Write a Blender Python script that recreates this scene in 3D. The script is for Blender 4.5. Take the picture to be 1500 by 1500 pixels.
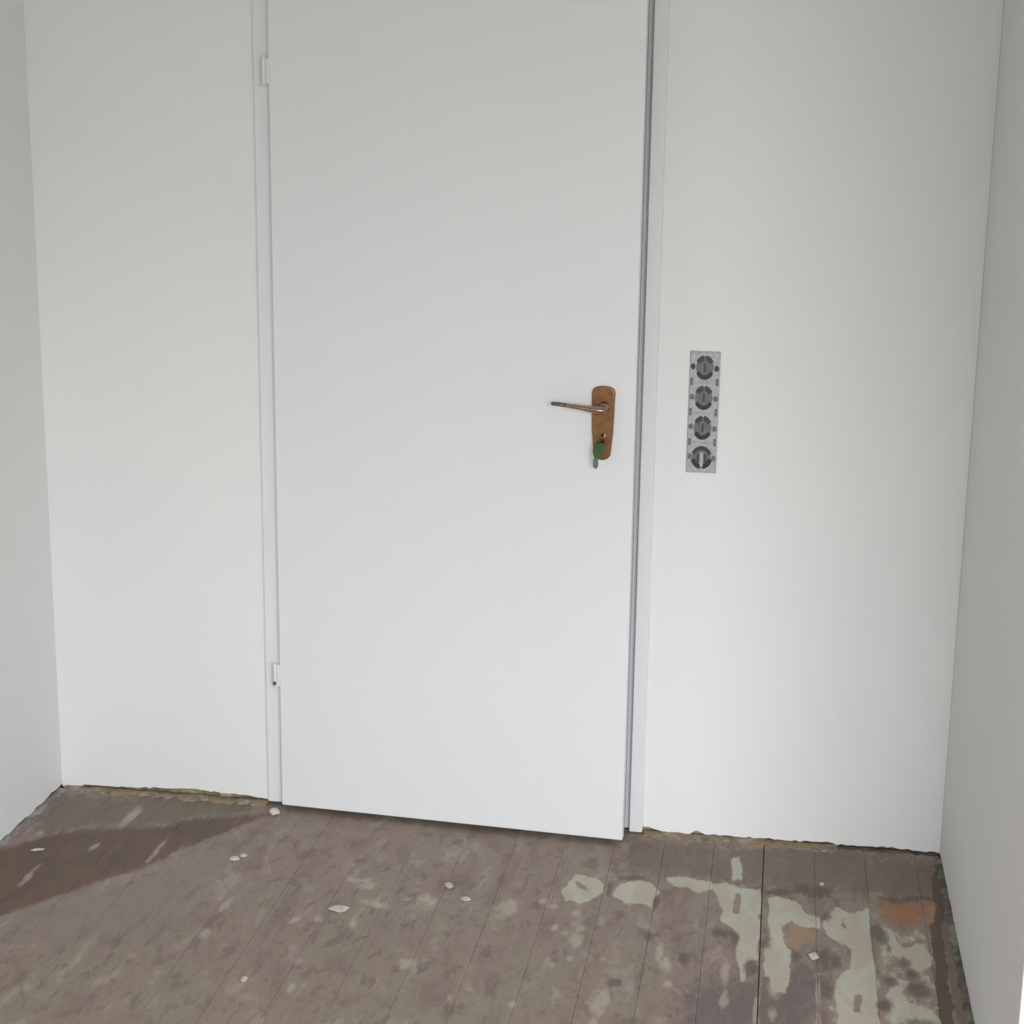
import bpy, bmesh, math, random
import numpy as np
from mathutils import Vector, Matrix, noise as mnoise

random.seed(7)
scene = bpy.context.scene
for o in list(bpy.data.objects):
    bpy.data.objects.remove(o)
C = scene.collection

# ------------------------------------------------------------------ camera
# world: back wall = plane y 0, x to the right, z up, floor z 0, metres
cam_d = bpy.data.cameras.new('camera')
cam = bpy.data.objects.new('camera', cam_d)
C.objects.link(cam)
RIGHT = Vector((0.987158, 0.159203, 0.013158))
DOWN = Vector((0.048508, -0.220262, -0.974234))
FWD = Vector((-0.152203, 0.962361, -0.225156))
rot = Matrix((RIGHT, -DOWN, -FWD)).transposed()
cam.matrix_world = Matrix.Translation((0.0, -3.8855, 1.6988)) @ rot.to_4x4()
cam_d.sensor_fit = 'HORIZONTAL'
cam_d.sensor_width = 36.0
cam_d.lens = 2484.8 / 1500.0 * 36.0
cam_d.clip_start = 0.05
scene.camera = cam

# ------------------------------------------------------------------ world: overcast sky over dull ground
SKY = 34.0
GROUND = 5.5
world = bpy.data.worlds.new('overcast_sky')
scene.world = world
world.cycles.sampling_method = 'MANUAL'
world.cycles.sample_map_resolution = 128
world.use_nodes = True
wn = world.node_tree
wn.nodes.clear()
w_out = wn.nodes.new('ShaderNodeOutputWorld')
w_bg = wn.nodes.new('ShaderNodeBackground')
w_tc = wn.nodes.new('ShaderNodeTexCoord')
w_sep = wn.nodes.new('ShaderNodeSeparateXYZ')
# overcast dome: (1 + 2 sin elevation) / 3 of the zenith brightness, dull ground below an added skyline that dims the low sky
w_lum = wn.nodes.new('ShaderNodeMapRange')
w_lum.inputs['From Min'].default_value = 0.0
w_lum.inputs['From Max'].default_value = 1.0
w_lum.inputs['To Min'].default_value = SKY / 3
w_lum.inputs['To Max'].default_value = SKY
w_map = wn.nodes.new('ShaderNodeMapRange')
w_map.inputs['From Min'].default_value = 0.02
w_map.inputs['From Max'].default_value = 0.13
w_map.interpolation_type = 'SMOOTHSTEP'
w_sky = wn.nodes.new('ShaderNodeVectorMath')
w_sky.operation = 'SCALE'
w_sky.inputs[0].default_value = (0.965, 1.0, 1.04)
w_mix = wn.nodes.new('ShaderNodeMix')
w_mix.data_type = 'RGBA'
w_mix.inputs['A'].default_value = (GROUND * 0.98, GROUND, GROUND * 0.95, 1)
wn.links.new(w_tc.outputs['Generated'], w_sep.inputs[0])
wn.links.new(w_sep.outputs['Z'], w_map.inputs['Value'])
wn.links.new(w_sep.outputs['Z'], w_lum.inputs['Value'])
wn.links.new(w_lum.outputs['Result'], w_sky.inputs['Scale'])
wn.links.new(w_sky.outputs[0], w_mix.inputs['B'])
wn.links.new(w_map.outputs['Result'], w_mix.inputs['Factor'])
wn.links.new(w_mix.outputs['Result'], w_bg.inputs['Color'])
wn.links.new(w_bg.outputs[0], w_out.inputs['Surface'])

# window in the wall behind the camera (x0, x1, z0, z1); a light portal guides the sky light through it
WIN = (-0.30, 2.25, 0.80, 2.42)
REAR_Y = -5.0
por = bpy.data.lights.new('window_daylight', 'AREA')
por.shape = 'RECTANGLE'
por.size = WIN[1] - WIN[0]
por.size_y = WIN[3] - WIN[2]
por.cycles.is_portal = True
por_o = bpy.data.objects.new('window_daylight', por)
C.objects.link(por_o)
por_o.location = ((WIN[0] + WIN[1]) / 2, REAR_Y - 0.26, (WIN[2] + WIN[3]) / 2)
por_o.rotation_euler = (math.radians(90), 0, 0)

vs = scene.view_settings
vs.view_transform = 'Standard'
vs.look = 'None'
vs.gamma = 1.0
vs.use_curve_mapping = False
vs.exposure = 0.17

# ------------------------------------------------------------------ node helpers and materials
def new_mat(name):
    m = bpy.data.materials.new(name)
    m.use_nodes = True
    nt = m.node_tree
    return m, nt, nt.nodes['Principled BSDF']

def nd(nt, t, **kw):
    n = nt.nodes.new(t)
    for k, v in kw.items():
        if k in n.inputs:
            n.inputs[k].default_value = v
        else:
            setattr(n, k, v)
    return n

def noise_tex(nt, scale, detail=4.0, rough=0.55, vec=None, dist=0.0):
    n = nd(nt, 'ShaderNodeTexNoise')
    n.inputs['Scale'].default_value = scale
    n.inputs['Detail'].default_value = detail
    n.inputs['Roughness'].default_value = rough
    n.inputs['Distortion'].default_value = dist
    if vec is not None:
        nt.links.new(vec, n.inputs['Vector'])
    return n.outputs['Fac']

def rng(nt, val, a, b, c=0.0, d=1.0, smooth=True):
    n = nd(nt, 'ShaderNodeMapRange')
    n.interpolation_type = 'SMOOTHSTEP' if smooth else 'LINEAR'
    for k, v in (('From Min', a), ('From Max', b), ('To Min', c), ('To Max', d)):
        n.inputs[k].default_value = v
    nt.links.new(val, n.inputs['Value'])
    return n.outputs['Result']

def math_n(nt, op, a, b):
    n = nd(nt, 'ShaderNodeMath', operation=op)
    for i, v in enumerate((a, b)):
        if isinstance(v, (int, float)):
            n.inputs[i].default_value = v
        else:
            nt.links.new(v, n.inputs[i])
    return n.outputs[0]

def mixc(nt, fac, a, b):
    n = nd(nt, 'ShaderNodeMix', data_type='RGBA')
    for s, v in (('Factor', fac), ('A', a), ('B', b)):
        if isinstance(v, (int, float)):
            n.inputs[s].default_value = v
        elif isinstance(v, tuple):
            n.inputs[s].default_value = (*v[:3], 1)
        else:
            nt.links.new(v, n.inputs[s])
    return n.outputs['Result']

def lin(r, g, b):
    f = lambda c: (c / 255 / 12.92) if c <= 10 else ((c / 255 + 0.055) / 1.055) ** 2.4
    return (f(r), f(g), f(b))

def geo_pos(nt):
    return nd(nt, 'ShaderNodeNewGeometry').outputs['Position']

def bump(nt, bs, h, strength, dist):
    b = nd(nt, 'ShaderNodeBump')
    b.inputs['Strength'].default_value = strength
    b.inputs['Distance'].default_value = dist
    nt.links.new(h, b.inputs['Height'])
    nt.links.new(b.outputs[0], bs.inputs['Normal'])

def paint_mat(name, col, col2, rough, nscale, bstr, bdist, spec=0.5):
    m, nt, bs = new_mat(name)
    p = geo_pos(nt)
    f = rng(nt, noise_tex(nt, 1.7, 1, 0.5, p), 0.35, 0.65)
    nt.links.new(mixc(nt, f, col, col2), bs.inputs['Base Color'])
    bs.inputs['Roughness'].default_value = rough
    bs.inputs['Specular IOR Level'].default_value = spec
    bump(nt, bs, noise_tex(nt, nscale, 1, 0.6, p), bstr, bdist)
    return m

M = {}
M['wall'] = paint_mat('white_wall_paint', (0.815, 0.817, 0.808), (0.80, 0.803, 0.795), 0.75, 90, 0.10, 0.002, 0.3)
M['ceiling'] = paint_mat('ceiling_paint', (0.80, 0.80, 0.79), (0.79, 0.79, 0.78), 0.9, 60, 0.1, 0.002, 0.2)
M['door'] = paint_mat('white_door_lacquer', (0.785, 0.79, 0.80), (0.775, 0.782, 0.793), 0.42, 25, 0.05, 0.0015, 0.4)
M['frame'] = paint_mat('white_frame_lacquer', (0.775, 0.78, 0.795), (0.765, 0.772, 0.785), 0.38, 40, 0.08, 0.0015, 0.4)
M['void'] = paint_mat('light_block_grey_paint', (0.45, 0.44, 0.42), (0.40, 0.39, 0.38), 0.9, 40, 0.1, 0.002, 0.2)

def rubble_mat(name, c1, c2, c3, sc):
    m, nt, bs = new_mat(name)
    p = geo_pos(nt)
    f1 = rng(nt, noise_tex(nt, sc, 5, 0.65, p), 0.38, 0.62)
    f2 = rng(nt, noise_tex(nt, sc * 0.37, 3, 0.5, p), 0.48, 0.62)
    a = mixc(nt, f1, c1, c2)
    nt.links.new(mixc(nt, f2, a, c3), bs.inputs['Base Color'])
    bs.inputs['Roughness'].default_value = 0.95
    bs.inputs['Specular IOR Level'].default_value = 0.15
    bump(nt, bs, noise_tex(nt, sc * 3, 6, 0.7, p), 0.6, 0.004)
    return m
M['masonry'] = rubble_mat('exposed_plaster', lin(150, 138, 112), lin(118, 102, 84), lin(176, 168, 132), 45)
M['mortar'] = rubble_mat('old_mortar', lin(160, 150, 132), lin(126, 114, 100), lin(152, 130, 106), 38)
M['mortar_grey'] = rubble_mat('grey_mortar', lin(152, 147, 142), lin(130, 124, 118), lin(160, 156, 150), 40)
M['mortar_green'] = rubble_mat('mossy_grey_mortar', lin(116, 114, 104), lin(92, 88, 80), lin(134, 134, 122), 40)
M['subfloor'] = rubble_mat('dusty_subfloor', lin(98, 88, 80), lin(80, 71, 64), lin(110, 100, 92), 30)
M['flake'] = rubble_mat('white_plaster_flake', lin(214, 203, 194), lin(198, 186, 176), lin(222, 212, 204), 60)
M['crumb'] = rubble_mat('white_plaster_crumb', lin(232, 226, 218), lin(216, 208, 200), lin(238, 234, 228), 60)

def metal_mat(name, c1, c2, rough, metallic=0.9):
    m, nt, bs = new_mat(name)
    p = geo_pos(nt)
    f = rng(nt, noise_tex(nt, 60, 4, 0.6, p), 0.35, 0.65)
    nt.links.new(mixc(nt, f, c1, c2), bs.inputs['Base Color'])
    bs.inputs['Metallic'].default_value = metallic
    bs.inputs['Roughness'].default_value = rough
    bump(nt, bs, noise_tex(nt, 220, 3, 0.5, p), 0.05, 0.0005)
    return m
M['bronze'] = metal_mat('brown_bronze', lin(146, 106, 70), lin(126, 92, 64), 0.36, 0.7)
M['lever'] = metal_mat('worn_bronze_lever', lin(178, 148, 126), lin(158, 134, 116), 0.28, 0.85)
M['tip'] = metal_mat('worn_grey_lever_tip', lin(120, 116, 112), lin(100, 98, 96), 0.3, 0.8)
M['steel'] = metal_mat('dull_steel', lin(150, 150, 150), lin(120, 120, 120), 0.35, 0.9)

def plain_mat(name, c1, c2, rough, scale=50, spec=0.4):
    m, nt, bs = new_mat(name)
    p = geo_pos(nt)
    f = rng(nt, noise_tex(nt, scale, 3, 0.5, p), 0.35, 0.65)
    nt.links.new(mixc(nt, f, c1, c2), bs.inputs['Base Color'])
    bs.inputs['Roughness'].default_value = rough
    bs.inputs['Specular IOR Level'].default_value = spec
    return m
M['hole'] = plain_mat('black_keyhole', (0.012, 0.01, 0.008), (0.02, 0.016, 0.012), 0.7)
M['green'] = plain_mat('green_key_plastic', lin(56, 92, 44), lin(44, 78, 36), 0.45)
M['tagmat'] = plain_mat('grey_green_tag', lin(92, 122, 100), lin(78, 106, 88), 0.5)
M['dot'] = plain_mat('dark_grey_hinge_pin', lin(96, 94, 98), lin(80, 78, 82), 0.5)
M['tile'] = plain_mat('pale_grey_tile', lin(182, 183, 183), lin(166, 168, 169), 0.4, 120)
M['tile_mid'] = plain_mat('mid_grey_print', lin(112, 113, 114), lin(100, 102, 103), 0.45, 120)
M['tile_black'] = plain_mat('black_print', lin(40, 42, 44), lin(30, 32, 33), 0.45, 120)
M['tile_dark'] = plain_mat('dark_grey_print', lin(62, 65, 68), lin(52, 55, 58), 0.45, 120)
M['winframe'] = plain_mat('white_window_frame', (0.78, 0.78, 0.78), (0.76, 0.76, 0.76), 0.4)
mp, nt, bs = new_mat('window_glass')
nt.nodes.remove(bs)
tr = nd(nt, 'ShaderNodeBsdfTransparent')
gl = nd(nt, 'ShaderNodeBsdfGlossy')
gl.inputs['Roughness'].default_value = 0.02
mx = nd(nt, 'ShaderNodeMixShader')
mx.inputs[0].default_value = 0.06
nt.links.new(tr.outputs[0], mx.inputs[1])
nt.links.new(gl.outputs[0], mx.inputs[2])
nt.links.new(mx.outputs[0], nt.nodes['Material Output'].inputs['Surface'])
M['glass'] = mp

# floor boards: colours of the worn paint layers; the shapes of the wear come with the boards' own attributes
def floor_mat():
    m, nt, bs = new_mat('worn_painted_boards')
    p = geo_pos(nt)
    mp1 = nd(nt, 'ShaderNodeMapping')
    mp1.inputs['Scale'].default_value = (1.0, 0.42, 1.0)
    nt.links.new(p, mp1.inputs['Vector'])
    v = mp1.outputs[0]
    w1 = nd(nt, 'ShaderNodeSeparateColor')
    a1 = nd(nt, 'ShaderNodeAttribute', attribute_name='wear_a')
    nt.links.new(a1.outputs['Color'], w1.inputs[0])
    w2 = nd(nt, 'ShaderNodeSeparateColor')
    a2 = nd(nt, 'ShaderNodeAttribute', attribute_name='wear_b')
    nt.links.new(a2.outputs['Color'], w2.inputs[0])
    w3 = nd(nt, 'ShaderNodeSeparateColor')
    a3 = nd(nt, 'ShaderNodeAttribute', attribute_name='wear_c')
    nt.links.new(a3.outputs['Color'], w3.inputs[0])
    a_grime = nd(nt, 'ShaderNodeAttribute', attribute_name='wear_e').outputs['Fac']
    a_spot = nd(nt, 'ShaderNodeAttribute', attribute_name='wear_d').outputs['Fac']
    pale, orange, tan = w1.outputs
    lav, red_wedge, olive = w2.outputs
    band, dark, rim = w3.outputs
    n_big = noise_tex(nt, 5.5, 4, 0.6, v)
    n_mid = noise_tex(nt, 17, 5, 0.65, v, 0.6)
    n_fine = noise_tex(nt, 70, 4, 0.6, v)
    col = mixc(nt, rng(nt, n_big, 0.4, 0.6), F_TAUPE, F_OLIVE)
    col = mixc(nt, rng(nt, n_mid, 0.50, 0.66, 0, 0.75), col, F_RED)
    col = mixc(nt, rng(nt, n_mid, 0.46, 0.34, 0, 0.8), col, F_LIGHT)
    col = mixc(nt, rng(nt, n_fine, 0.52, 0.72, 0, 0.5), col, F_DEEP)
    col = mixc(nt, rng(nt, noise_tex(nt, 30, 4, 0.6, v, 0.3), 0.53, 0.66, 0, 0.65), col, F_DEEP)
    n_rag = noise_tex(nt, 38, 6, 0.7, v, 0.8)
    jag = math_n(nt, 'ADD', math_n(nt, 'MULTIPLY', math_n(nt, 'SUBTRACT', n_fine, 0.5), 0.9), math_n(nt, 'MULTIPLY', math_n(nt, 'SUBTRACT', n_rag, 0.5), 1.3))
    def layer(col, mask, c, hi, lo=0.42, w=0.16, j=True):
        s = math_n(nt, 'ADD', mask, jag) if j else mask
        return mixc(nt, rng(nt, s, lo, lo + w, 0, hi), col, c)
    col = layer(col, olive, F_BAND_L, 0.75, 0.3, 0.5)
    col = layer(col, band, F_BAND, 0.68, 0.2, 0.6)
    col = layer(col, dark, F_DARK, 0.8, 0.25, 0.6)
    cl = mixc(nt, rng(nt, n_mid, 0.4, 0.6), F_WEDGE, F_WEDGE2)
    s = math_n(nt, 'ADD', red_wedge, math_n(nt, 'MULTIPLY', jag, 0.35))
    col = mixc(nt, rng(nt, s, 0.34, 0.66, 0, 0.9), col, cl)
    lv = mixc(nt, rng(nt, n_mid, 0.42, 0.62), F_LAV, F_LAV2)
    col = mixc(nt, rng(nt, lav, 0.3, 0.8, 0, 0.5), col, lv)
    col = layer(col, rim, F_RIM, 0.85)
    col = layer(col, orange, F_ORANGE, 0.85, 0.25, 0.55)
    col = layer(col, tan, F_TAN, 0.75, 0.36, 0.3)
    pl = mixc(nt, rng(nt, n_mid, 0.38, 0.6), F_PALE, F_PALE2)
    col = layer(col, pale, pl, 0.93, 0.30, 0.34)
    col = layer(col, a_grime, F_GRIME, 0.75, 0.25, 0.6)
    col = layer(col, a_spot, F_SPOT, 0.7, 0.25, 0.6)
    col = mixc(nt, rng(nt, noise_tex(nt, 150, 3, 0.6, v), 0.62, 0.78, 0, 0.35), col, F_SPOT)
    nt.links.new(col, bs.inputs['Base Color'])
    bs.inputs['Roughness'].default_value = 0.62
    bs.inputs['Specular IOR Level'].default_value = 0.35
    h = math_n(nt, 'ADD', n_fine, math_n(nt, 'MULTIPLY', pale, 0.8))
    bump(nt, bs, h, 0.25, 0.0015)
    return m
FK = 1.12
def fl(r, g, b):
    return tuple(min(0.9, c * FK) for c in lin(r, g, b))
F_TAUPE = fl(141, 125, 115)
F_OLIVE = fl(139, 128, 116)
F_RED = fl(127, 108, 100)
F_LIGHT = fl(158, 146, 136)
F_DEEP = fl(112, 99, 91)
F_BAND = fl(108, 96, 86)
F_BAND_L = fl(110, 100, 86)
F_DARK = fl(106, 95, 94)
F_WEDGE = fl(107, 81, 70)
F_WEDGE2 = fl(92, 79, 68)
F_LAV = fl(134, 124, 122)
F_LAV2 = fl(136, 132, 124)
F_RIM = fl(88, 72, 60)
F_ORANGE = fl(154, 110, 76)
F_TAN = fl(158, 132, 104)
F_GRIME = fl(92, 83, 77)
F_SPOT = fl(176, 164, 152)
F_PALE = fl(182, 184, 166)
F_PALE2 = fl(178, 170, 156)
M['boards'] = floor_mat()

# ------------------------------------------------------------------ mesh helpers
def put(name, bm, mat, parent=None, smooth=False):
    me = bpy.data.meshes.new(name)
    bm.normal_update()
    bm.to_mesh(me)
    bm.free()
    if mat is not None:
        me.materials.append(M[mat])
    if smooth:
        for f in me.polygons:
            f.use_smooth = True
    o = bpy.data.objects.new(name, me)
    C.objects.link(o)
    if parent is not None:
        o.parent = parent
    return o

def empty(name, loc=(0, 0, 0), rz=0.0):
    o = bpy.data.objects.new(name, None)
    C.objects.link(o)
    o.location = loc
    o.rotation_euler = (0, 0, rz)
    o.empty_display_size = 0.1
    return o

def struct(o, label, cat):
    o['kind'] = 'structure'
    o['label'] = label
    o['category'] = cat
    return o

def thing(o, label, cat, group=None):
    o['label'] = label
    o['category'] = cat
    if group:
        o['group'] = group
    return o

def box(bm, x0, x1, y0, y1, z0, z1, bev=0.0, seg=2):
    vs_ = [bm.verts.new(p) for p in ((x0, y0, z0), (x1, y0, z0), (x1, y1, z0), (x0, y1, z0),
                                    (x0, y0, z1), (x1, y0, z1), (x1, y1, z1), (x0, y1, z1))]
    fs = [bm.faces.new([vs_[i] for i in q]) for q in
          ((3, 2, 1, 0), (4, 5, 6, 7), (0, 1, 5, 4), (1, 2, 6, 5), (2, 3, 7, 6), (3, 0, 4, 7))]
    if bev > 0:
        es = list({e for f in fs for e in f.edges})
        bmesh.ops.bevel(bm, geom=es, offset=bev, segments=seg, affect='EDGES', profile=0.5)
    return bm

def nb():
    return bmesh.new()

def prism_xz(bm, pts, y0, y1, bev=0.0, seg=2):
    """polygon in the x-z plane (counter-clockwise seen from -y), front at y0, back at y1"""
    fr = [bm.verts.new((x, y0, z)) for x, z in pts]
    bk = [bm.verts.new((x, y1, z)) for x, z in pts]
    n = len(pts)
    f0 = bm.faces.new(fr)
    bm.faces.new(list(reversed(bk)))
    for i in range(n):
        j = (i + 1) % n
        bm.faces.new((fr[j], fr[i], bk[i], bk[j]))
    if bev > 0:
        bmesh.ops.bevel(bm, geom=list(f0.edges), offset=bev, segments=seg, affect='EDGES', profile=0.5)
    bmesh.ops.recalc_face_normals(bm, faces=bm.faces)
    return bm

def tube(bm, pts, radii, seg=14, sq=(1.0, 1.0), cap=True):
    """swept ellipse along points; radii per point; sq scales the two section axes"""
    pts = [Vector(p) for p in pts]
    rings = []
    for i, p in enumerate(pts):
        a = pts[max(i - 1, 0)]
        b = pts[min(i + 1, len(pts) - 1)]
        t = (b - a).normalized()
        up = Vector((0, 0, 1)) if abs(t.z) < 0.9 else Vector((0, 1, 0))
        s = t.cross(up).normalized()
        u = s.cross(t).normalized()
        r = radii[i] if isinstance(radii, (list, tuple)) else radii
        rings.append([bm.verts.new(p + s * (math.cos(k * 2 * math.pi / seg) * r * sq[0]) + u * (math.sin(k * 2 * math.pi / seg) * r * sq[1])) for k in range(seg)])
    for a, b in zip(rings, rings[1:]):
        for k in range(seg):
            l = (k + 1) % seg
            bm.faces.new((a[k], a[l], b[l], b[k]))
    if cap:
        bm.faces.new(list(reversed(rings[0])))
        bm.faces.new(rings[-1])
    bmesh.ops.recalc_face_normals(bm, faces=bm.faces)
    return bm

def ragged(x0, x1, n, zf, seed):
    r = random.Random(seed)
    out = []
    for i in range(n + 1):
        x = x0 + (x1 - x0) * i / n
        if 0 < i < n:
            x += r.uniform(-0.3, 0.3) * (x1 - x0) / n
        out.append((x, max(0.0, zf(x) + r.uniform(-0.0025, 0.0025))))
    return out

def interp(tab):
    def f(x):
        if x <= tab[0][0]:
            return tab[0][1]
        for (a, va), (b, vb) in zip(tab, tab[1:]):
            if x <= b:
                return va + (vb - va) * (x - a) / (b - a)
        return tab[-1][1]
    return f

# ------------------------------------------------------------------ the room
XL, XR, H = -1.783, 0.432, 2.55        # left wall, right wing wall, ceiling height
XF = 3.0                               # far side wall of the wider room to the right
WING_Y = -1.295                        # near end of the right wing wall
FO_L, FO_R = -1.228, -0.279            # outer edges of the door frame
OP_L, OP_R, OP_T = -1.160, -0.312, 1.975

# back wall: white plaster skin with a broken lower edge, exposed plaster behind it
zl = interp([(-1.783, 0.004), (-1.74, 0.008), (-1.69, 0.012), (-1.60, 0.013), (-1.57, 0.016), (-1.43, 0.022), (-1.40, 0.02), (-1.35, 0.019), (-1.30, 0.016), (-1.228, 0.012)])
zr = interp([(-0.279, 0.018), (-0.266, 0.013), (-0.25, 0.008), (-0.20, 0.005), (-0.195, 0.002), (-0.165, 0.002), (-0.158, 0.012), (-0.14, 0.014), (-0.128, 0.006), (-0.05, 0.006), (0.0, 0.009), (0.04, 0.007), (0.1, 0.008), (0.15, 0.012), (0.2, 0.006), (0.30, 0.010), (0.37, 0.008), (0.432, 0.004)])
bm = nb()
prism_xz(bm, ragged(XL, FO_L + 0.02, 46, zl, 3) + [(FO_L + 0.02, H), (XL, H)], 0.0, 0.016)
prism_xz(bm, ragged(FO_R - 0.02, XR, 60, zr, 4) + [(XR, H), (FO_R - 0.02, H)], 0.0, 0.016)
prism_xz(bm, [(FO_L + 0.02, OP_T + 0.05), (FO_R - 0.02, OP_T + 0.05), (FO_R - 0.02, H), (FO_L + 0.02, H)], 0.0, 0.016)
box(bm, 0.552, XF, 0.0, 0.016, 0, H)
wb = struct(put('wall_back', bm, 'wall'), 'white painted end wall around the white door', 'wall')
bm = nb()
box(bm, XL, OP_L, 0.016, 0.16, 0, H)
box(bm, OP_R, XF, 0.016, 0.16, 0, H)
box(bm, OP_L, OP_R, 0.016, 0.16, OP_T, H)
put('masonry', bm, 'masonry', wb)

# mortar left along the foot of the back wall where the skirting was
def mortar_run(name, pts, width, height, mat, parent, seed, axis='x', sgn=-1, wall_at=0.0):
    """lumpy low fillet: pts = positions along the wall"""
    r = random.Random(seed)
    bm = nb()
    rows = []
    for p in pts:
        w = width * r.uniform(0.55, 1.2)
        h = height * r.uniform(0.5, 1.15)
        sec = [(0.0, -0.004), (w, -0.004), (w * r.uniform(0.8, 1.0), h * 0.35 + 0.0015), (w * 0.55, h * r.uniform(0.6, 0.9) + 0.002), (w * 0.2, h + 0.002), (0.0, h + 0.002)]
        row = []
        for d, z in sec:
            q = wall_at + sgn * d
            row.append(bm.verts.new((p, q, z) if axis == 'x' else (q, p, z)))
        rows.append(row)
    for a, b in zip(rows, rows[1:]):
        for i in range(len(a)):
            j = (i + 1) % len(a)
            bm.faces.new((a[i], a[j], b[j], b[i]))
    bm.faces.new(rows[0])
    bm.faces.new(list(reversed(rows[-1])))
    bmesh.ops.recalc_face_normals(bm, faces=bm.faces)
    return put(name, bm, mat, parent)

steps = lambda a, b, s: [a + (b - a) * i / max(1, int(abs(b - a) / s)) for i in range(int(abs(b - a) / s) + 1)]
mortar_run('mortar_edge', steps(XL + 0.01, FO_L - 0.002, 0.012), 0.030, 0.006, 'mortar', wb, 11, wall_at=0.004)
mortar_run('mortar_edge', steps(FO_R + 0.002, 0.19, 0.012), 0.042, 0.004, 'mortar', wb, 12, wall_at=0.004)

mortar_run('mortar_edge', steps(0.19, XR - 0.004, 0.012), 0.016, 0.003, 'subfloor', wb, 13, wall_at=0.004)

# left wall
bm = nb()
zz = ragged(-2.4, 0.0, 110, lambda t: 0.004 + 0.007 * (0.5 + 0.5 * math.sin(t * 19) * math.sin(t * 47 + 1)), 8)
fr = [bm.verts.new((XL, y, z)) for y, z in zz]
bk = [bm.verts.new((XL - 0.016, y, z)) for y, z in zz]
tf = [bm.verts.new((XL, y, H)) for y, z in zz]
tb = [bm.verts.new((XL - 0.016, y, H)) for y, z in zz]
for i in range(len(zz) - 1):
    bm.faces.new((fr[i], fr[i + 1], tf[i + 1], tf[i]))
    bm.faces.new((fr[i + 1], fr[i], bk[i], bk[i + 1]))
    bm.faces.new((tf[i], tf[i + 1], tb[i + 1], tb[i]))
box(bm, XL - 0.016, XL, REAR_Y, -2.4, 0, H)
bmesh.ops.recalc_face_normals(bm, faces=bm.faces)
wl = struct(put('wall_left', bm, 'wall'), 'plain white painted wall on the left, broken along its foot', 'wall')
bm = nb()
box(bm, XL - 0.16, XL - 0.016, REAR_Y, 0.16, 0, H)
put('masonry', bm, 'masonry', wl)
mortar_run('mortar_edge', steps(-2.3, -0.015, 0.014), 0.020, 0.004, 'mortar_grey', wl, 14, axis='y', sgn=1, wall_at=XL - 0.004)

# right wing wall, ends short of the camera
bm = nb()
box(bm, XR, XR + 0.12, WING_Y, 0.0, 0, H, 0.004, 2)
wr = struct(put('wall_right', bm, 'wall'), 'short white painted wall on the right beside the stained floor corner', 'wall')
mortar_run('mortar_edge', steps(-1.28, -0.03, 0.014), 0.018, 0.007, 'mortar_green', wr, 15, axis='y', sgn=-1, wall_at=XR + 0.003)

# wider room behind the camera
bm = nb()
box(bm, XF, XF + 0.12, REAR_Y, 0.16, 0, H)
struct(put('wall_side', bm, 'wall'), 'white wall at the far side of the wider room', 'wall')
bm = nb()
box(bm, XL - 0.16, WIN[0], REAR_Y - 0.25, REAR_Y, 0, H)
box(bm, WIN[1], XF + 0.12, REAR_Y - 0.25, REAR_Y, 0, H)
box(bm, WIN[0], WIN[1], REAR_Y - 0.25, REAR_Y, 0, WIN[2])
box(bm, WIN[0], WIN[1], REAR_Y - 0.25, REAR_Y, WIN[3], H)
struct(put('wall_front', bm, 'wall'), 'white window wall behind the viewer', 'wall')
wo = struct(empty('window_1', ((WIN[0] + WIN[1]) / 2, REAR_Y - 0.12, WIN[2])), 'white framed double window behind the viewer', 'window')
ww, wh = WIN[1] - WIN[0], WIN[3] - WIN[2]
bm = nb()
box(bm, -ww / 2, ww / 2, -0.03, 0.03, 0, 0.06)
box(bm, -ww / 2, ww / 2, -0.03, 0.03, wh - 0.06, wh)
for x in (-ww / 2 + 0.03, 0, ww / 2 - 0.03):
    box(bm, x - 0.03, x + 0.03, -0.03, 0.03, 0.06, wh - 0.06)
put('window_frame', bm, 'winframe', wo)
for s in (-1, 1):
    bm = nb()
    a, b = sorted((s * 0.03, s * (ww / 2 - 0.06)))
    bm.faces.new([bm.verts.new(q) for q in ((a, 0, 0.06), (b, 0, 0.06), (b, 0, wh - 0.06), (a, 0, wh - 0.06))])
    put('pane', bm, 'glass', wo)
bm = nb()
box(bm, XL - 0.16, XF + 0.12, REAR_Y - 0.25, 1.5, H, H + 0.1)
struct(put('ceiling', bm, 'ceiling'), 'plain white ceiling above the view', 'ceiling')
# added unseen grey shell behind the door, keeps sky light out of the opening
bm = nb()
box(bm, XL - 0.16, XF + 0.12, 1.4, 1.5, 0, H)
box(bm, XL - 0.26, XL - 0.16, 0.0, 1.5, 0, H)
box(bm, XF + 0.12, XF + 0.22, 0.0, 1.5, 0, H)
struct(put('wall_light_block', bm, 'void'), 'added unseen grey wall behind the door that keeps sky light out', 'wall')

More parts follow.
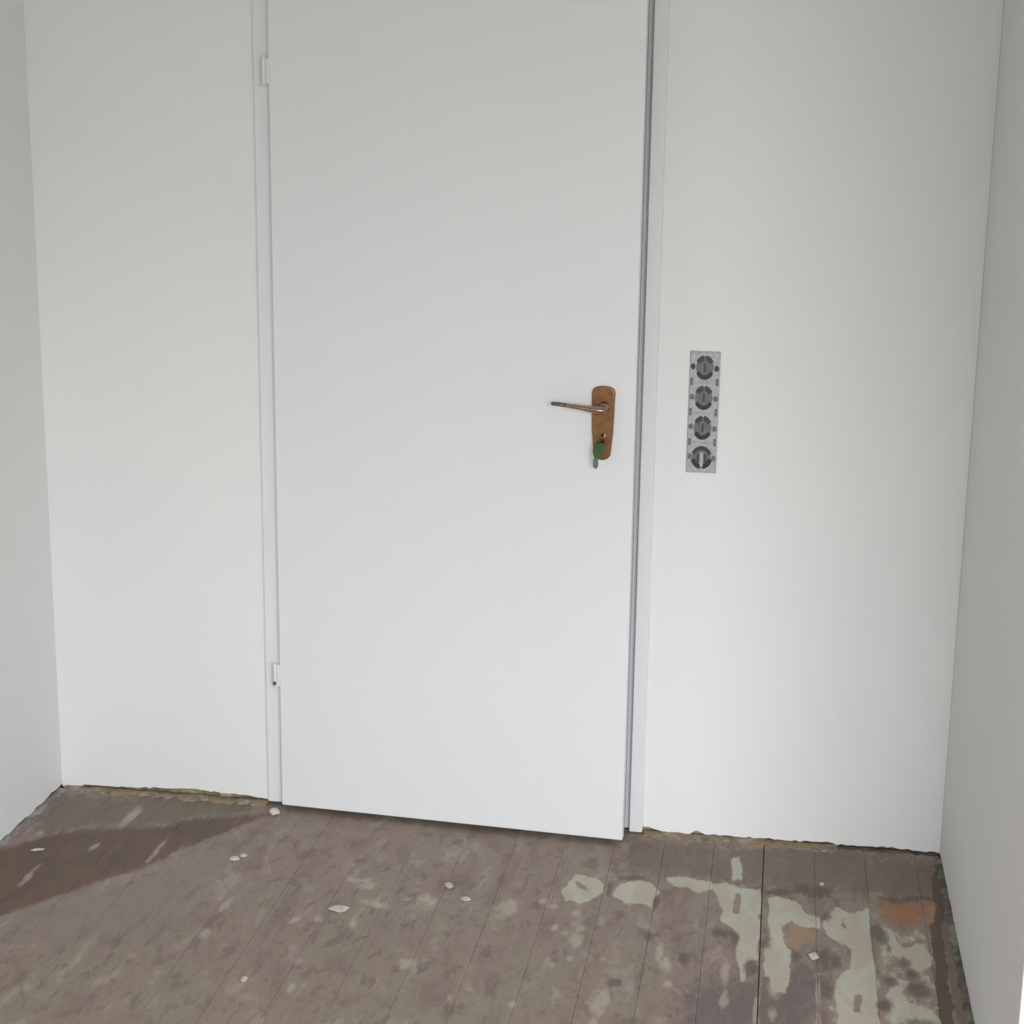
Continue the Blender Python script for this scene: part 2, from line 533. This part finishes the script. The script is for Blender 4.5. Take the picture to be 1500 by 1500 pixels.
# ------------------------------------------------------------------ floor boards
PALE = [[(-0.2, -0.255), (-0.17, -0.239), (-0.132, -0.242), (-0.099, -0.256), (-0.095, -0.295), (-0.125, -0.314), (-0.141, -0.291), (-0.165, -0.282), (-0.185, -0.286)], [(-0.096, -0.269), (-0.065, -0.249), (-0.038, -0.261), (0.015, -0.269), (0.015, -0.397), (0.014, -0.506), (0.015, -0.598), (0.001, -0.608), (-0.014, -0.629), (-0.007, -0.703), (-0.016, -0.7), (-0.025, -0.65), (-0.031, -0.587), (-0.027, -0.545), (-0.027, -0.503), (-0.044, -0.469), (-0.066, -0.451), (-0.069, -0.444), (-0.066, -0.394), (-0.082, -0.332), (-0.092, -0.295)], [(0.031, -0.304), (0.048, -0.295), (0.099, -0.324), (0.113, -0.366), (0.149, -0.384), (0.143, -0.447), (0.104, -0.442), (0.08, -0.41), (0.069, -0.455), (0.063, -0.443), (0.071, -0.547), (0.08, -0.561), (0.079, -0.665), (0.075, -0.704), (0.063, -0.739), (0.045, -0.724), (0.039, -0.672), (0.028, -0.67), (0.026, -0.556), (0.035, -0.491), (0.037, -0.485), (0.033, -0.4)], [(0.153, -0.4), (0.179, -0.336), (0.209, -0.365), (0.25, -0.316), (0.253, -0.375), (0.251, -0.449), (0.252, -0.541), (0.252, -0.513), (0.254, -0.708), (0.252, -0.842), (0.17, -0.857), (0.174, -0.777), (0.166, -0.724), (0.17, -0.658), (0.202, -0.608), (0.207, -0.522), (0.186, -0.489), (0.193, -0.535), (0.189, -0.502), (0.157, -0.466), (0.153, -0.431)], [(0.274, -0.392), (0.297, -0.432), (0.309, -0.503), (0.326, -0.494), (0.352, -0.463), (0.357, -0.494), (0.373, -0.531), (0.368, -0.562), (0.349, -0.605), (0.332, -0.589), (0.31, -0.563), (0.291, -0.532), (0.281, -0.456)], [(0.294, -0.635), (0.325, -0.648), (0.305, -0.685), (0.311, -0.725), (0.354, -0.748), (0.369, -0.777), (0.368, -0.82), (0.3, -0.833), (0.297, -0.816), (0.275, -0.82), (0.276, -0.727), (0.268, -0.705)], [(-0.422, -0.311), (-0.41, -0.278), (-0.384, -0.279), (-0.36, -0.275), (-0.341, -0.308), (-0.339, -0.349), (-0.36, -0.394), (-0.389, -0.411), (-0.417, -0.405), (-0.432, -0.355)], [(-0.318, -0.351), (-0.303, -0.3), (-0.266, -0.269), (-0.238, -0.288), (-0.213, -0.319), (-0.223, -0.351), (-0.221, -0.408), (-0.243, -0.389), (-0.281, -0.391)], [(-0.058, -0.107), (-0.04, -0.097), (-0.03, -0.159), (-0.031, -0.222), (-0.054, -0.234)]]
HOLE = [[(-0.05, -0.307), (-0.033, -0.303), (-0.03, -0.399), (-0.045, -0.402)], [(-0.414, -0.31), (-0.398, -0.313), (-0.365, -0.348), (-0.373, -0.367), (-0.398, -0.337)], [(0.192, -0.38), (0.197, -0.434), (0.188, -0.43)], [(0.207, -0.707), (0.221, -0.714), (0.22, -0.787), (0.203, -0.781)], [(0.183, -0.526), (0.195, -0.524), (0.193, -0.575), (0.182, -0.577)]]
ORANGE = [[(0.276, -0.295), (0.341, -0.283), (0.391, -0.28), (0.371, -0.359), (0.339, -0.396), (0.307, -0.377), (0.275, -0.371)]]
TAN = [[(0.076, -0.441), (0.132, -0.446), (0.134, -0.489), (0.097, -0.537), (0.078, -0.536)], [(0.305, -0.421), (0.343, -0.413), (0.339, -0.467), (0.312, -0.478), (0.303, -0.457)], [(0.272, -0.545), (0.281, -0.538), (0.282, -0.568), (0.272, -0.575)], [(0.263, -0.587), (0.309, -0.588), (0.296, -0.615), (0.261, -0.617)], [(0.26, -0.779), (0.282, -0.766), (0.281, -0.836), (0.259, -0.84)], [(0.259, -0.233), (0.288, -0.221), (0.291, -0.28), (0.257, -0.286)], [(0.385, -0.287), (0.396, -0.285), (0.39, -0.362), (0.376, -0.364)], [(-0.031, -0.013), (0.061, 0.012), (0.064, -0.025), (-0.023, -0.049)], [(-0.157, 0.048), (-0.122, 0.031), (-0.123, -0.008), (-0.144, -0.012)]]
SPOTS = [(-0.464, -0.42, 0.0092, 0.0151), (-0.443, -0.441, 0.0122, 0.0141), (-0.386, -0.47, 0.0102, 0.0141), (-0.368, -0.535, 0.0092, 0.0212), (-0.372, -0.584, 0.0143, 0.0373), (-0.398, -0.562, 0.0092, 0.0102), (-0.422, -0.542, 0.0071, 0.011), (-0.371, -0.673, 0.0071, 0.013), (-0.406, -0.709, 0.0091, 0.0132), (-0.307, -0.666, 0.0061, 0.0132), (-0.191, -0.612, 0.0082, 0.0361), (-0.179, -0.66, 0.0102, 0.0301), (-0.164, -0.748, 0.0081, 0.016), (-0.295, -0.837, 0.0173, 0.0383), (-0.293, -0.882, 0.0124, 0.0352), (-0.299, -0.926, 0.01, 0.0211), (-0.985, -0.604, 0.0081, 0.0155), (-0.934, -0.603, 0.0092, 0.0177), (-0.856, -0.607, 0.0081, 0.0133), (-0.873, -0.405, 0.0224, 0.0257), (-0.91, -0.395, 0.0184, 0.0136), (-0.83, -0.503, 0.0328, 0.0136), (-0.726, -0.454, 0.0163, 0.0163), (-0.705, -0.475, 0.0092, 0.0163), (-0.764, -0.465, 0.0102, 0.0095), (-0.538, -0.464, 0.0224, 0.0426), (-0.708, -0.751, 0.0173, 0.0194), (-0.586, -0.875, 0.0061, 0.0114), (-0.46, -0.884, 0.0071, 0.0122), (-0.886, -0.885, 0.0, 0.001), (-0.907, -0.895, 0.0071, 0.0196), (-1.559, -0.334, 0.0071, 0.0225), (-1.718, -0.286, 0.0082, 0.0121), (-1.153, -0.57, 0.0122, 0.0285), (-1.153, -0.699, 0.0122, 0.0221), (-0.051, -0.67, 0.0082, 0.054), (-0.049, -0.787, 0.0081, 0.036), (0.016, -0.816, 0.0051, 0.073), (0.044, -0.819, 0.0071, 0.026), (0.137, -0.73, 0.0051, 0.057), (0.136, -0.829, 0.0051, 0.027), (-0.186, -0.611, 0.0, 0.001), (0.051, -0.718, 0.0143, 0.029)]
LAV = [(-1.666, -0.787), (-1.61, -0.722), (-1.557, -0.647), (-1.501, -0.569), (-1.457, -0.5), (-1.399, -0.438), (-1.356, -0.355), (-1.285, -0.22), (-1.212, -0.295), (-1.244, -0.539), (-1.237, -0.679), (-1.456, -0.774), (-1.638, -0.843)]
RED_WEDGE = [(-1.852, -0.418), (-1.747, -0.376), (-1.695, -0.287), (-1.605, -0.235), (-1.509, -0.205), (-1.441, -0.192), (-1.388, -0.134), (-1.256, -0.084), (-1.196, -0.054), (-1.289, -0.209), (-1.363, -0.335), (-1.403, -0.428), (-1.461, -0.491), (-1.505, -0.559), (-1.561, -0.638), (-1.614, -0.714), (-1.697, -0.81)]
BAND = [(-0.306, -0.051), (0.213, -0.004), (0.431, -0.062), (0.404, -0.258), (0.296, -0.278), (0.206, -0.238), (0.063, -0.285), (0.014, -0.261), (-0.1, -0.242), (-0.2, -0.241), (-0.289, -0.237)]
DARK = [(-0.09, -0.677), (0.014, -0.687), (0.083, -0.57), (0.142, -0.595), (0.137, -0.905), (-0.13, -0.954), (-0.142, -0.781)]
OLIVE = [(-1.776, -0.047), (-1.239, 0.019), (-1.26, -0.073), (-1.388, -0.134), (-1.441, -0.192), (-1.509, -0.205), (-1.61, -0.224), (-1.696, -0.275), (-1.74, -0.296)]
EDGE_R = [(0.405, -0.096), (0.426, -0.092), (0.428, -0.266), (0.406, -0.379), (0.393, -0.798), (0.394, -0.815), (0.365, -0.821), (0.373, -0.591), (0.384, -0.383), (0.395, -0.298)]
GRIME = [(0.03, -0.519, 0.0102, 0.027), (-0.037, -0.515, 0.0112, 0.031), (-0.065, -0.499, 0.0224, 0.029), (0.159, -0.381, 0.0102, 0.016), (0.327, -0.619, 0.0133, 0.0201), (0.335, -0.674, 0.0233, 0.0281), (0.266, -0.747, 0.0133, 0.023), (0.266, -0.432, 0.0153, 0.0381), (0.28, -0.652, 0.0143, 0.022), (0.093, -0.579, 0.0112, 0.023), (-0.0, -0.641, 0.0133, 0.035), (0.317, -0.567, 0.0122, 0.02), (0.319, -0.268, 0.0437, 0.015), (0.371, -0.251, 0.0345, 0.01), (0.155, -0.383, 0.0092, 0.015), (0.327, -0.81, 0.0314, 0.0221), (0.271, -0.457, 0.0163, 0.036), (0.134, -0.252, 0.0437, 0.027), (0.063, -0.272, 0.0345, 0.017), (-0.142, -0.628, 0.0122, 0.0301), (-0.274, -0.759, 0.0182, 0.0181), (-0.22, -0.545, 0.0143, 0.0211), (-0.28, -0.266, 0.0316, 0.018), (-0.326, -0.323, 0.0071, 0.0352), (-0.216, -0.373, 0.0073, 0.0351), (0.17, -0.589, 0.0141, 0.03), (0.153, -0.582, 0.0122, 0.05), (0.147, -0.705, 0.0184, 0.048)]
STREAKS = [(-1.642, -0.52, 0.006, 0.055), (-1.404, -0.327, 0.0055, 0.075), (-1.54, -0.151, 0.012, 0.06)]


def inside_sd(poly, X, Y, sx, sy):
    """signed distance (positive inside) to a polygon, in units scaled by sx, sy"""
    P = np.array(poly) * np.array([1 / sx, 1 / sy])
    x, y = X / sx, Y / sy
    d = np.full(X.shape, 1e9)
    ins = np.zeros(X.shape, bool)
    n = len(P)
    for i in range(n):
        ax, ay = P[i]
        bx, by = P[(i + 1) % n]
        ex, ey = bx - ax, by - ay
        t = np.clip(((x - ax) * ex + (y - ay) * ey) / max(ex * ex + ey * ey, 1e-12), 0, 1)
        d = np.minimum(d, (x - ax - t * ex) ** 2 + (y - ay - t * ey) ** 2)
        c = ((ay > y) != (by > y))
        with np.errstate(divide='ignore', invalid='ignore'):
            xi = (bx - ax) * (y - ay) / (by - ay if by != ay else 1e-12) + ax
        ins ^= c & (x < xi)
    return np.where(ins, 1, -1) * np.sqrt(d)

def soft(polys, X, Y, e):
    out = np.zeros(X.shape)
    for p in polys:
        out = np.maximum(out, np.clip(0.5 + inside_sd(p, X, Y, 1.0, 2.0) / (2 * e), 0, 1))
    return out

floor = struct(empty('floor'), 'worn wooden floorboards with flaking red brown and pale green paint', 'floor')
bm = nb()
box(bm, XL - 0.16, XF + 0.12, REAR_Y - 0.25, 1.5, -0.06, -0.008)
put('subfloor', bm, 'subfloor', floor)

GAP = 0.0005
SEAM0, PW = 0.0165, 0.1183
Y_FAR, Y_DET, Y_NEAR = 0.012, -1.30, REAR_Y

def plank(x0, x1, y_near, y_far, detail, zoff):
    nx = 30 if detail else 1
    ys = ([y_far] if y_far > 0.1 else []) + list(np.linspace(min(y_far, 0.012), Y_DET, 127)) + [y_near] if detail else [y_far, y_near]
    w = x1 - x0
    # section: bottom, chamfered top edges, crowned top
    us = [0.0, 0.0, 0.0005 / w] + list(np.linspace(0.0005 / w, 1 - 0.0005 / w, nx + 1))[1:-1] + [1 - 0.0005 / w, 1.0, 1.0]
    zs = [-0.012, -0.0004, 0.0] + [0.0] * (nx - 1) + [0.0, -0.0004, -0.012]
    verts, faces = [], []
    m = len(us)
    for y in ys:
        for u, z in zip(us, zs):
            verts.append((x0 + u * w, y, z + zoff))
    for i in range(len(ys) - 1):
        for j in range(m - 1):
            a = i * m + j
            faces.append((a + m, a + m + 1, a + 1, a))
    faces.append(tuple(range(m)))
    faces.append(tuple(reversed(range((len(ys) - 1) * m, len(ys) * m))))
    me = bpy.data.meshes.new('plank')
    me.from_pydata(verts, [], faces)
    me.materials.append(M['boards'])
    if detail:
        V = np.array(verts)
        X, Y = V[:, 0], V[:, 1]
        nz = np.array([mnoise.noise((a * 26, b * 11, 0.3)) for a, b in zip(X, Y)])
        nz2 = np.array([mnoise.noise((a * 26 + 9, b * 11, 4.3)) for a, b in zip(X, Y)])
        Xn, Yn = X + nz * 0.006, Y + nz2 * 0.014
        pale = soft(PALE, Xn, Yn, 0.007)
        hol = soft(HOLE, Xn, Yn, 0.007)
        pale = np.minimum(pale, 1 - hol)
        spot = np.zeros(X.shape)
        for (cx, cy, rx, ry) in SPOTS + STREAKS:
            q = np.sqrt(((Xn - cx) / max(rx, 0.004)) ** 2 + ((Yn - cy) / max(ry, 0.008)) ** 2)
            spot = np.maximum(spot, np.clip(1.1 - 0.55 * q, 0, 0.8))
        mott = np.clip(soft([[(0.262, -0.40), (0.375, -0.40), (0.372, -1.25), (0.262, -1.25)]], X, Y, 0.01), 0, 1) * 0.40
        mott = np.maximum(mott, soft([[(0.145, -0.50), (0.20, -0.50), (0.19, -0.95), (0.15, -0.95)]], X, Y, 0.01) * 0.32)
        pale = np.maximum(pale, mott)
        lay = [pale, soft(ORANGE, Xn, Yn, 0.02), soft(TAN, Xn, Yn, 0.010),
               soft([LAV], Xn, Yn, 0.10), soft([RED_WEDGE], X + nz * 0.002, Y + nz2 * 0.004, 0.03), np.maximum(soft([OLIVE], Xn, Yn, 0.03), soft([[(0.400, -0.22), (0.46, -0.2), (0.46, -1.3), (0.396, -1.3)]], Xn, Yn, 0.008)),
               soft([BAND], Xn, Yn, 0.045), soft([DARK], Xn, Yn, 0.06), soft([EDGE_R], Xn, Yn, 0.008)]
        # the lavender grey patch has one crisp side, along the red brown wedge
        lay[3] = lay[3] * (lay[4] < 0.5)
        for k, nm in enumerate(('wear_a', 'wear_b', 'wear_c')):
            at = me.color_attributes.new(nm, 'FLOAT_COLOR', 'POINT')
            buf = np.ones((len(V), 4), np.float32)
            for c in range(3):
                buf[:, c] = lay[3 * k + c]
            at.data.foreach_set('color', buf.ravel())
        grime = np.zeros(X.shape)
        for (cx, cy, rx, ry) in GRIME:
            q = np.sqrt(((Xn - cx) / rx) ** 2 + ((Yn - cy) / ry) ** 2)
            grime = np.maximum(grime, np.clip(1.15 - 0.6 * q, 0, 0.85))
        at = me.attributes.new('wear_e', 'FLOAT', 'POINT')
        at.data.foreach_set('value', grime.astype(np.float32))
        at = me.attributes.new('wear_d', 'FLOAT', 'POINT')
        at.data.foreach_set('value', spot.astype(np.float32))
    o = bpy.data.objects.new('plank', me)
    C.objects.link(o)
    o.parent = floor
    return o

k0 = math.floor((XL + 0.01 - SEAM0) / PW)
edges = [SEAM0 + PW * k for k in range(k0, 26)]
rp = random.Random(21)
for a, b in zip(edges, edges[1:]):
    a2, b2 = max(a, XL + 0.004), min(b, XF - 0.01)
    if b2 - a2 < 0.015:
        continue
    z = rp.uniform(-0.0003, 0.0003)
    ga = 0.0011 if abs(a - SEAM0) < 0.01 else GAP / 2
    gb = 0.0011 if abs(b - SEAM0) < 0.01 else GAP / 2
    if a < XR < b or (a < XR + 0.12 and b > XR):            # boards interrupted by the wing wall
        if a < XR - 0.03:
            plank(a2 + GAP / 2, min(b2, XR - 0.004), WING_Y - 0.02, Y_FAR, True, z)
        plank(a2 + GAP / 2, b2 - GAP / 2, Y_NEAR + 0.004, WING_Y - 0.024, False, z)
        continue
    in_door = a2 > OP_L - 0.05 and b2 < OP_R + 0.08
    plank(a2 + ga, b2 - gb, Y_NEAR + 0.004, 1.35 if in_door else Y_FAR, b2 < XR + 0.02, z)

# ------------------------------------------------------------------ door frame
frame = struct(empty('trim_1', ((FO_L + FO_R) / 2, 0, 0)), 'narrow white lacquered frame around the white door', 'door frame')
fx = frame.location.x
def fbox(name, x0, x1, z0, z1, shear=0.0):
    bm = nb()
    box(bm, x0 - fx, x1 - fx, -0.012, 0.016, z0, z1, 0.003, 2)
    return put(name, bm, 'frame', frame)
fbox('casing', FO_L, OP_L, 0.010, OP_T + 0.062)
fbox('casing', OP_R, FO_R, 0.003, OP_T + 0.062)
fbox('casing', OP_L, OP_R, OP_T, OP_T + 0.062)
def lining(x0, x1, z0, z1):
    bm = nb()
    box(bm, x0 - fx, x1 - fx, 0.016, 0.16, z0, z1, 0.002, 1)
    put('jamb_lining', bm, 'frame', frame)
lining(OP_L - 0.002, OP_L + 0.014, 0.0, OP_T)
lining(OP_R - 0.014, OP_R + 0.002, 0.0, OP_T)
lining(OP_L + 0.014, OP_R - 0.014, OP_T - 0.014, OP_T + 0.002)

# ------------------------------------------------------------------ door, ajar by a few degrees towards the room
ANG = -math.atan2(0.056, 0.863)
HX, HY = -1.184, -0.038                      # front left edge of the leaf
door = struct(empty('door_1', (HX, HY, 0), ANG), 'flat white door standing slightly ajar with a bronze handle', 'door')
LW, LT = 0.8655, 0.026                       # leaf width and thickness of the overlapping front
bm = nb()
box(bm, 0.0, LW, 0.0, LT, 0.0145, 2.0, 0.003, 3)
leaf = put('door_leaf', bm, 'door', door)
bm = nb()
box(bm, 0.03, LW - 0.03, LT - 0.002, LT + 0.014, 0.02, 1.968, 0.002, 1)
put('rebate', bm, 'door', leaf)

def hinge(zc, dark):
    h = empty('hinge', (-0.010, -0.003, zc))
    h.parent = door
    bm = nb()
    tube(bm, [(0, 0, -0.032), (0, 0, -0.030), (0, 0, 0.030), (0, 0, 0.033)], [0.0034, 0.0044, 0.0044, 0.0034], 16)
    put('hinge_barrel', bm, 'frame', h, True)
    bm = nb()
    box(bm, 0.002, 0.0135, 0.0035, 0.0065, -0.028, 0.028, 0.001, 1)
    put('hinge_leaf', bm, 'frame', h)
    if dark:
        bm = nb()
        tube(bm, [(0, -0.0045, -0.018), (0, -0.0064, -0.018)], [0.0048, 0.0040], 14)
        put('hinge_screw', bm, 'dot', h, True)
hinge(0.355, True)
hinge(1.80, False)

# handle: local door coordinates (x along leaf, y out = negative)
PX = 0.793                                   # plate centre along the leaf
handle = empty('door_handle', (PX, 0, 1.03))
handle.parent = door
prof = []
zt, zb = 0.085, -0.086
wt, wb_ = 0.0265, 0.0195
for k in range(9):                           # rounded top
    a = math.pi * k / 8
    prof.append((wt * math.cos(a) if abs(math.cos(a)) > 1e-6 else 0.0, zt - 0.014 + 0.014 * math.sin(a) ** 0.8))
prof = [(x, z) for x, z in prof]
bot = []
for k in range(9):
    a = math.pi + math.pi * k / 8
    bot.append((wb_ * math.cos(a), zb + 0.016 + 0.016 * math.sin(a)))
prof += [(-wt + 0.001, 0.03), (-wt + 0.0025, -0.02)] + bot + [(wt - 0.0025, -0.02), (wt - 0.001, 0.03)]
bm = nb()
prism_xz(bm, prof, -0.009, 0.0005, 0.0035, 3)
plate = put('backplate', bm, 'bronze', handle)
bm = nb()
tube(bm, [(0.004, -0.006, 0.038), (0.004, -0.014, 0.038), (0.004, -0.018, 0.038), (0.004, -0.046, 0.038)], [0.0135, 0.0130, 0.0098, 0.0098], 20)
put('lever_neck', bm, 'lever', handle, True)
bm = nb()
lp = [(0.016, -0.049, 0.0365), (0.008, -0.051, 0.0370), (-0.004, -0.052, 0.0375), (-0.020, -0.052, 0.0385), (-0.040, -0.051, 0.0405), (-0.062, -0.050, 0.0425), (-0.084, -0.048, 0.0445), (-0.092, -0.0475, 0.0450)]
tube(bm, lp, [0.007, 0.0115, 0.0122, 0.0108, 0.0088, 0.0074, 0.0062, 0.0058], 16, (1.15, 0.72))
lev = put('lever', bm, 'lever', handle, True)
bm = nb()
tube(bm, [(-0.076, -0.0488, 0.0437), (-0.094, -0.0473, 0.0452), (-0.107, -0.046, 0.0458), (-0.1115, -0.0455, 0.0458), (-0.1130, -0.0455, 0.0458)], [0.0067, 0.0066, 0.0064, 0.0050, 0.002], 16, (1.15, 0.72))
put('lever_tip', bm, 'tip', lev, True)
# lock cylinder below: round head and narrow foot, with the dark slots
bm = nb()
tube(bm, [(0.001, -0.008, -0.031), (0.001, -0.0115, -0.031), (0.001, -0.012, -0.031)], [0.0088, 0.0088, 0.0078], 18)
cyl = put('lock_cylinder', bm, 'bronze', handle, True)
for zc, r in ((-0.027, 0.0036), (-0.043, 0.0042)):
    bm = nb()
    tube(bm, [(0.001, -0.0085, zc), (0.001, -0.0128, zc)], [r, r], 12)
    put('keyhole', bm, 'hole', handle, True)

# key hanging in the lock: green plastic bow with a second small tag on its ring
cA, sA = math.cos(ANG), math.sin(ANG)
def door_pt(x, y, z):
    return (HX + x * cA - y * sA, HY + x * sA + y * cA, z)
key = thing(empty('key', door_pt(PX - 0.003, -0.012, 1.03 - 0.043), ANG), 'small green capped key hanging in the bronze door lock', 'key')
bm = nb()
box(bm, -0.0011, 0.0011, -0.022, 0.002, -0.003, 0.003, 0.0004, 1)
put('blade', bm, 'steel', key)
bm = nb()
bow = []
for k in range(14):
    a = 2 * math.pi * k / 14
    bow.append((0.002 + 0.0125 * math.cos(a) * (1.0 if math.sin(a) > -0.3 else 0.85), -0.0150 + 0.0190 * math.sin(a)))
prism_xz(bm, bow, -0.027, -0.0205, 0.0018, 2)
bmesh.ops.rotate(bm, verts=bm.verts, cent=(0, -0.024, 0), matrix=Matrix.Rotation(math.radians(12), 3, 'Y'))
put('bow', bm, 'green', key)
bm = nb()
ring = [(0.0045 * math.cos(2 * math.pi * k / 20) - 0.005, -0.024 + 0.002 * math.sin(2 * math.pi * k / 20), -0.029 + 0.0055 * math.sin(2 * math.pi * k / 20)) for k in range(21)]
tube(bm, ring, 0.0008, 8)
put('ring', bm, 'steel', key, True)
bm = nb()
prism_xz(bm, [(-0.0115, -0.052), (-0.0085, -0.057), (-0.0035, -0.057), (-0.0010, -0.052), (-0.0005, -0.036), (-0.0035, -0.031), (-0.0085, -0.031), (-0.0110, -0.036)], -0.0262, -0.0222, 0.001, 1)
put('tag', bm, 'tagmat', key)

# ------------------------------------------------------------------ strip of four ornamental tiles on the wall
strip = thing(empty('ornament_plate', (-0.171, 0.0, 1.048)), 'narrow upright strip of four black and grey patterned squares beside the door', 'wall plate')
SW, SH = 0.0345, 0.1415
bm = nb()
prism_xz(bm, [(-SW, -SH), (SW, -SH), (SW, SH), (-SW, SH)], -0.006, 0.0, 0.0015, 2)
put('base_plate', bm, 'tile', strip)

def arc_band(bm, r0, r1, a0, a1, y0, y1, cz, sx=1.0, n=14):
    outer = [(sx * r1 * math.cos(a0 + (a1 - a0) * k / n), cz + r1 * math.sin(a0 + (a1 - a0) * k / n)) for k in range(n + 1)]
    inner = [(sx * r0 * math.cos(a1 + (a0 - a1) * k / n), cz + r0 * math.sin(a1 + (a0 - a1) * k / n)) for k in range(n + 1)]
    f, b = [], []
    ring_ = outer + inner
    for x, z in ring_:
        f.append(bm.verts.new((x, y0, z)))
        b.append(bm.verts.new((x, y1, z)))
    m = n + 1
    for k in range(n):
        i, j = k, k + 1
        p, q = 2 * m - 1 - k, 2 * m - 2 - k
        bm.faces.new((f[i], f[j], f[q], f[p]))
    L = len(ring_)
    for i in range(L):
        j = (i + 1) % L
        bm.faces.new((f[i], b[i], b[j], f[j]))
    bmesh.ops.recalc_face_normals(bm, faces=bm.faces)
    return bm

def disc(bm, cx, cz, rx, rz, y0, y1, n=24):
    return prism_xz(bm, [(cx + rx * math.cos(2 * math.pi * k / n), cz + rz * math.sin(2 * math.pi * k / n)) for k in range(n)], y0, y1)

PI = math.pi
pitch = 0.0698
for i in range(4):
    cz = (1.5 - i) * pitch
    t = empty('ornament_square', (0, 0, cz))

    t.parent = strip
    bm = nb()
    e = pitch / 2 - 0.0012
    prism_xz(bm, [(-SW + 0.001, -e), (SW - 0.001, -e), (SW - 0.001, e), (-SW + 0.001, e)], -0.0075, -0.0055, 0.0008, 1)
    put('tile', bm, 'tile', t)
    last = i == 3
    R = 0.0272 if not last else 0.0268
    sx = 0.80 if not last else 0.86
    bm = nb()
    prism_xz(bm, [(sx * (R - 0.002) * math.cos(2 * PI * k / 28), (R - 0.002) * math.sin(2 * PI * k / 28)) for k in range(28)], -0.0083, -0.0074)
    put('medallion', bm, 'tile_mid', t)
    if not last:
        # dark crown, parted in the middle, and a dark foot
        for a0, a1 in ((math.radians(28), math.radians(84)), (math.radians(96), math.radians(152))):
            bm = nb()
            arc_band(bm, R * 0.56, R, a0, a1, -0.0090, -0.0080, 0.001, sx)
            put('crown_arc', bm, 'tile_dark', t)
        bm = nb()
        arc_band(bm, R * 0.62, R, math.radians(208), math.radians(332), -0.0090, -0.0080, -0.001, sx)
        put('foot_arc', bm, 'tile_black', t)
        bm = nb()
        prism_xz(bm, [(-0.0022, -0.010), (0.0022, -0.010), (0.0022, 0.010), (-0.0022, 0.010)], -0.0090, -0.0080)
        put('centre_bar', bm, 'tile_dark', t)
    else:
        bm = nb()
        arc_band(bm, R * 0.66, R, math.radians(20), math.radians(160), -0.0090, -0.0080, 0.0, sx * 1.05)
        put('crown_arc', bm, 'tile_dark', t)
        for a0, a1 in ((math.radians(190), math.radians(262)), (math.radians(278), math.radians(350))):
            bm = nb()
            arc_band(bm, R * 0.60, R * 1.02, a0, a1, -0.0090, -0.0080, 0.0, sx * 1.05)
            put('foot_arc', bm, 'tile_black', t)
        for s in (-1, 1):
            bm = nb()
            prism_xz(bm, [(s * 0.0085 - 0.0025, -0.012), (s * 0.0085 + 0.0025, -0.012), (s * 0.0085 + 0.0025, 0.008), (s * 0.0085 - 0.0025, 0.008)], -0.0088, -0.0080)
            put('centre_bar', bm, 'tile_dark', t)
        bm = nb()
        prism_xz(bm, [(-0.0035, -0.021), (0.0035, -0.021), (0.0035, 0.012), (-0.0035, 0.012)], -0.0092, -0.0080)
        put('centre_bar', bm, 'tile', t)
    for s in (-1, 1):
        bm = nb()
        disc(bm, s * 0.0270, 0.002 if s < 0 else -0.002, 0.0056, 0.0068, -0.0086, -0.0074, 12)
        put('side_dot', bm, 'tile_mid' if i else 'tile_dark', t)
        if i < 3:
            for dz in (-0.0045, 0.0045):
                bm = nb()
                disc(bm, s * 0.0290, -pitch / 2 + 0.0065 + dz - 0.005, 0.0036, 0.0046, -0.0086, -0.0074, 10)
                put('corner_dot', bm, 'tile_mid', t)

# ------------------------------------------------------------------ plaster crumbs on the floor
def crumb(x, y, sx, sy, h, label, seed, rz=0.0):
    r = random.Random(seed)
    bm = nb()
    bmesh.ops.create_icosphere(bm, subdivisions=2, radius=1.0)
    for v in bm.verts:
        k = 1 + 0.32 * mnoise.noise(v.co * 1.7 + Vector((seed, 0, 0)))
        v.co = Vector((v.co.x * k * sx, v.co.y * k * sy, max(-0.55, v.co.z) * k * h))
    zmin = min(v.co.z for v in bm.verts)
    for v in bm.verts:
        v.co.z -= zmin
    o = put('plaster_flake', bm, 'crumb' if h > 0.005 else 'flake')
    o.location = (x, y, 0.0004)
    o.rotation_euler = (0, 0, rz)
    return thing(o, label, 'plaster flake', 'plaster flakes scattered on the floorboards')
crumb(-1.196, -0.062, 0.013, 0.016, 0.008, 'largest white plaster crumb, lying under the hinge corner of the door', 1, 0.4)
crumb(-1.208, -0.339, 0.012, 0.011, 0.0035, 'left white flake of a close pair left of the door front', 2)
crumb(-1.194, -0.318, 0.009, 0.009, 0.003, 'right white flake of a close pair left of the door front', 3)
crumb(-1.681, -0.376, 0.016, 0.006, 0.002, 'thin white sliver near the left wall', 4, 0.35)
crumb(-0.902, -0.543, 0.021, 0.017, 0.003, 'long white flake lying in front of the door middle', 5)
crumb(-0.687, -0.384, 0.010, 0.016, 0.003, 'white flake near the door, at the end of a pale smear', 6, 0.5)
crumb(-0.637, -0.445, 0.0115, 0.011, 0.003, 'small oval white flake in front of the door handle side', 7)
crumb(0.128, -0.573, 0.010, 0.016, 0.003, 'white flake between the pale green paint stripes', 8)
crumb(0.151, -0.218, 0.0055, 0.008, 0.0025, 'tiny white flake on the dark band by the right wall corner', 9)
crumb(-1.009, -0.882, 0.0065, 0.012, 0.0025, 'small white flake at the lower left of the bare floor', 10)
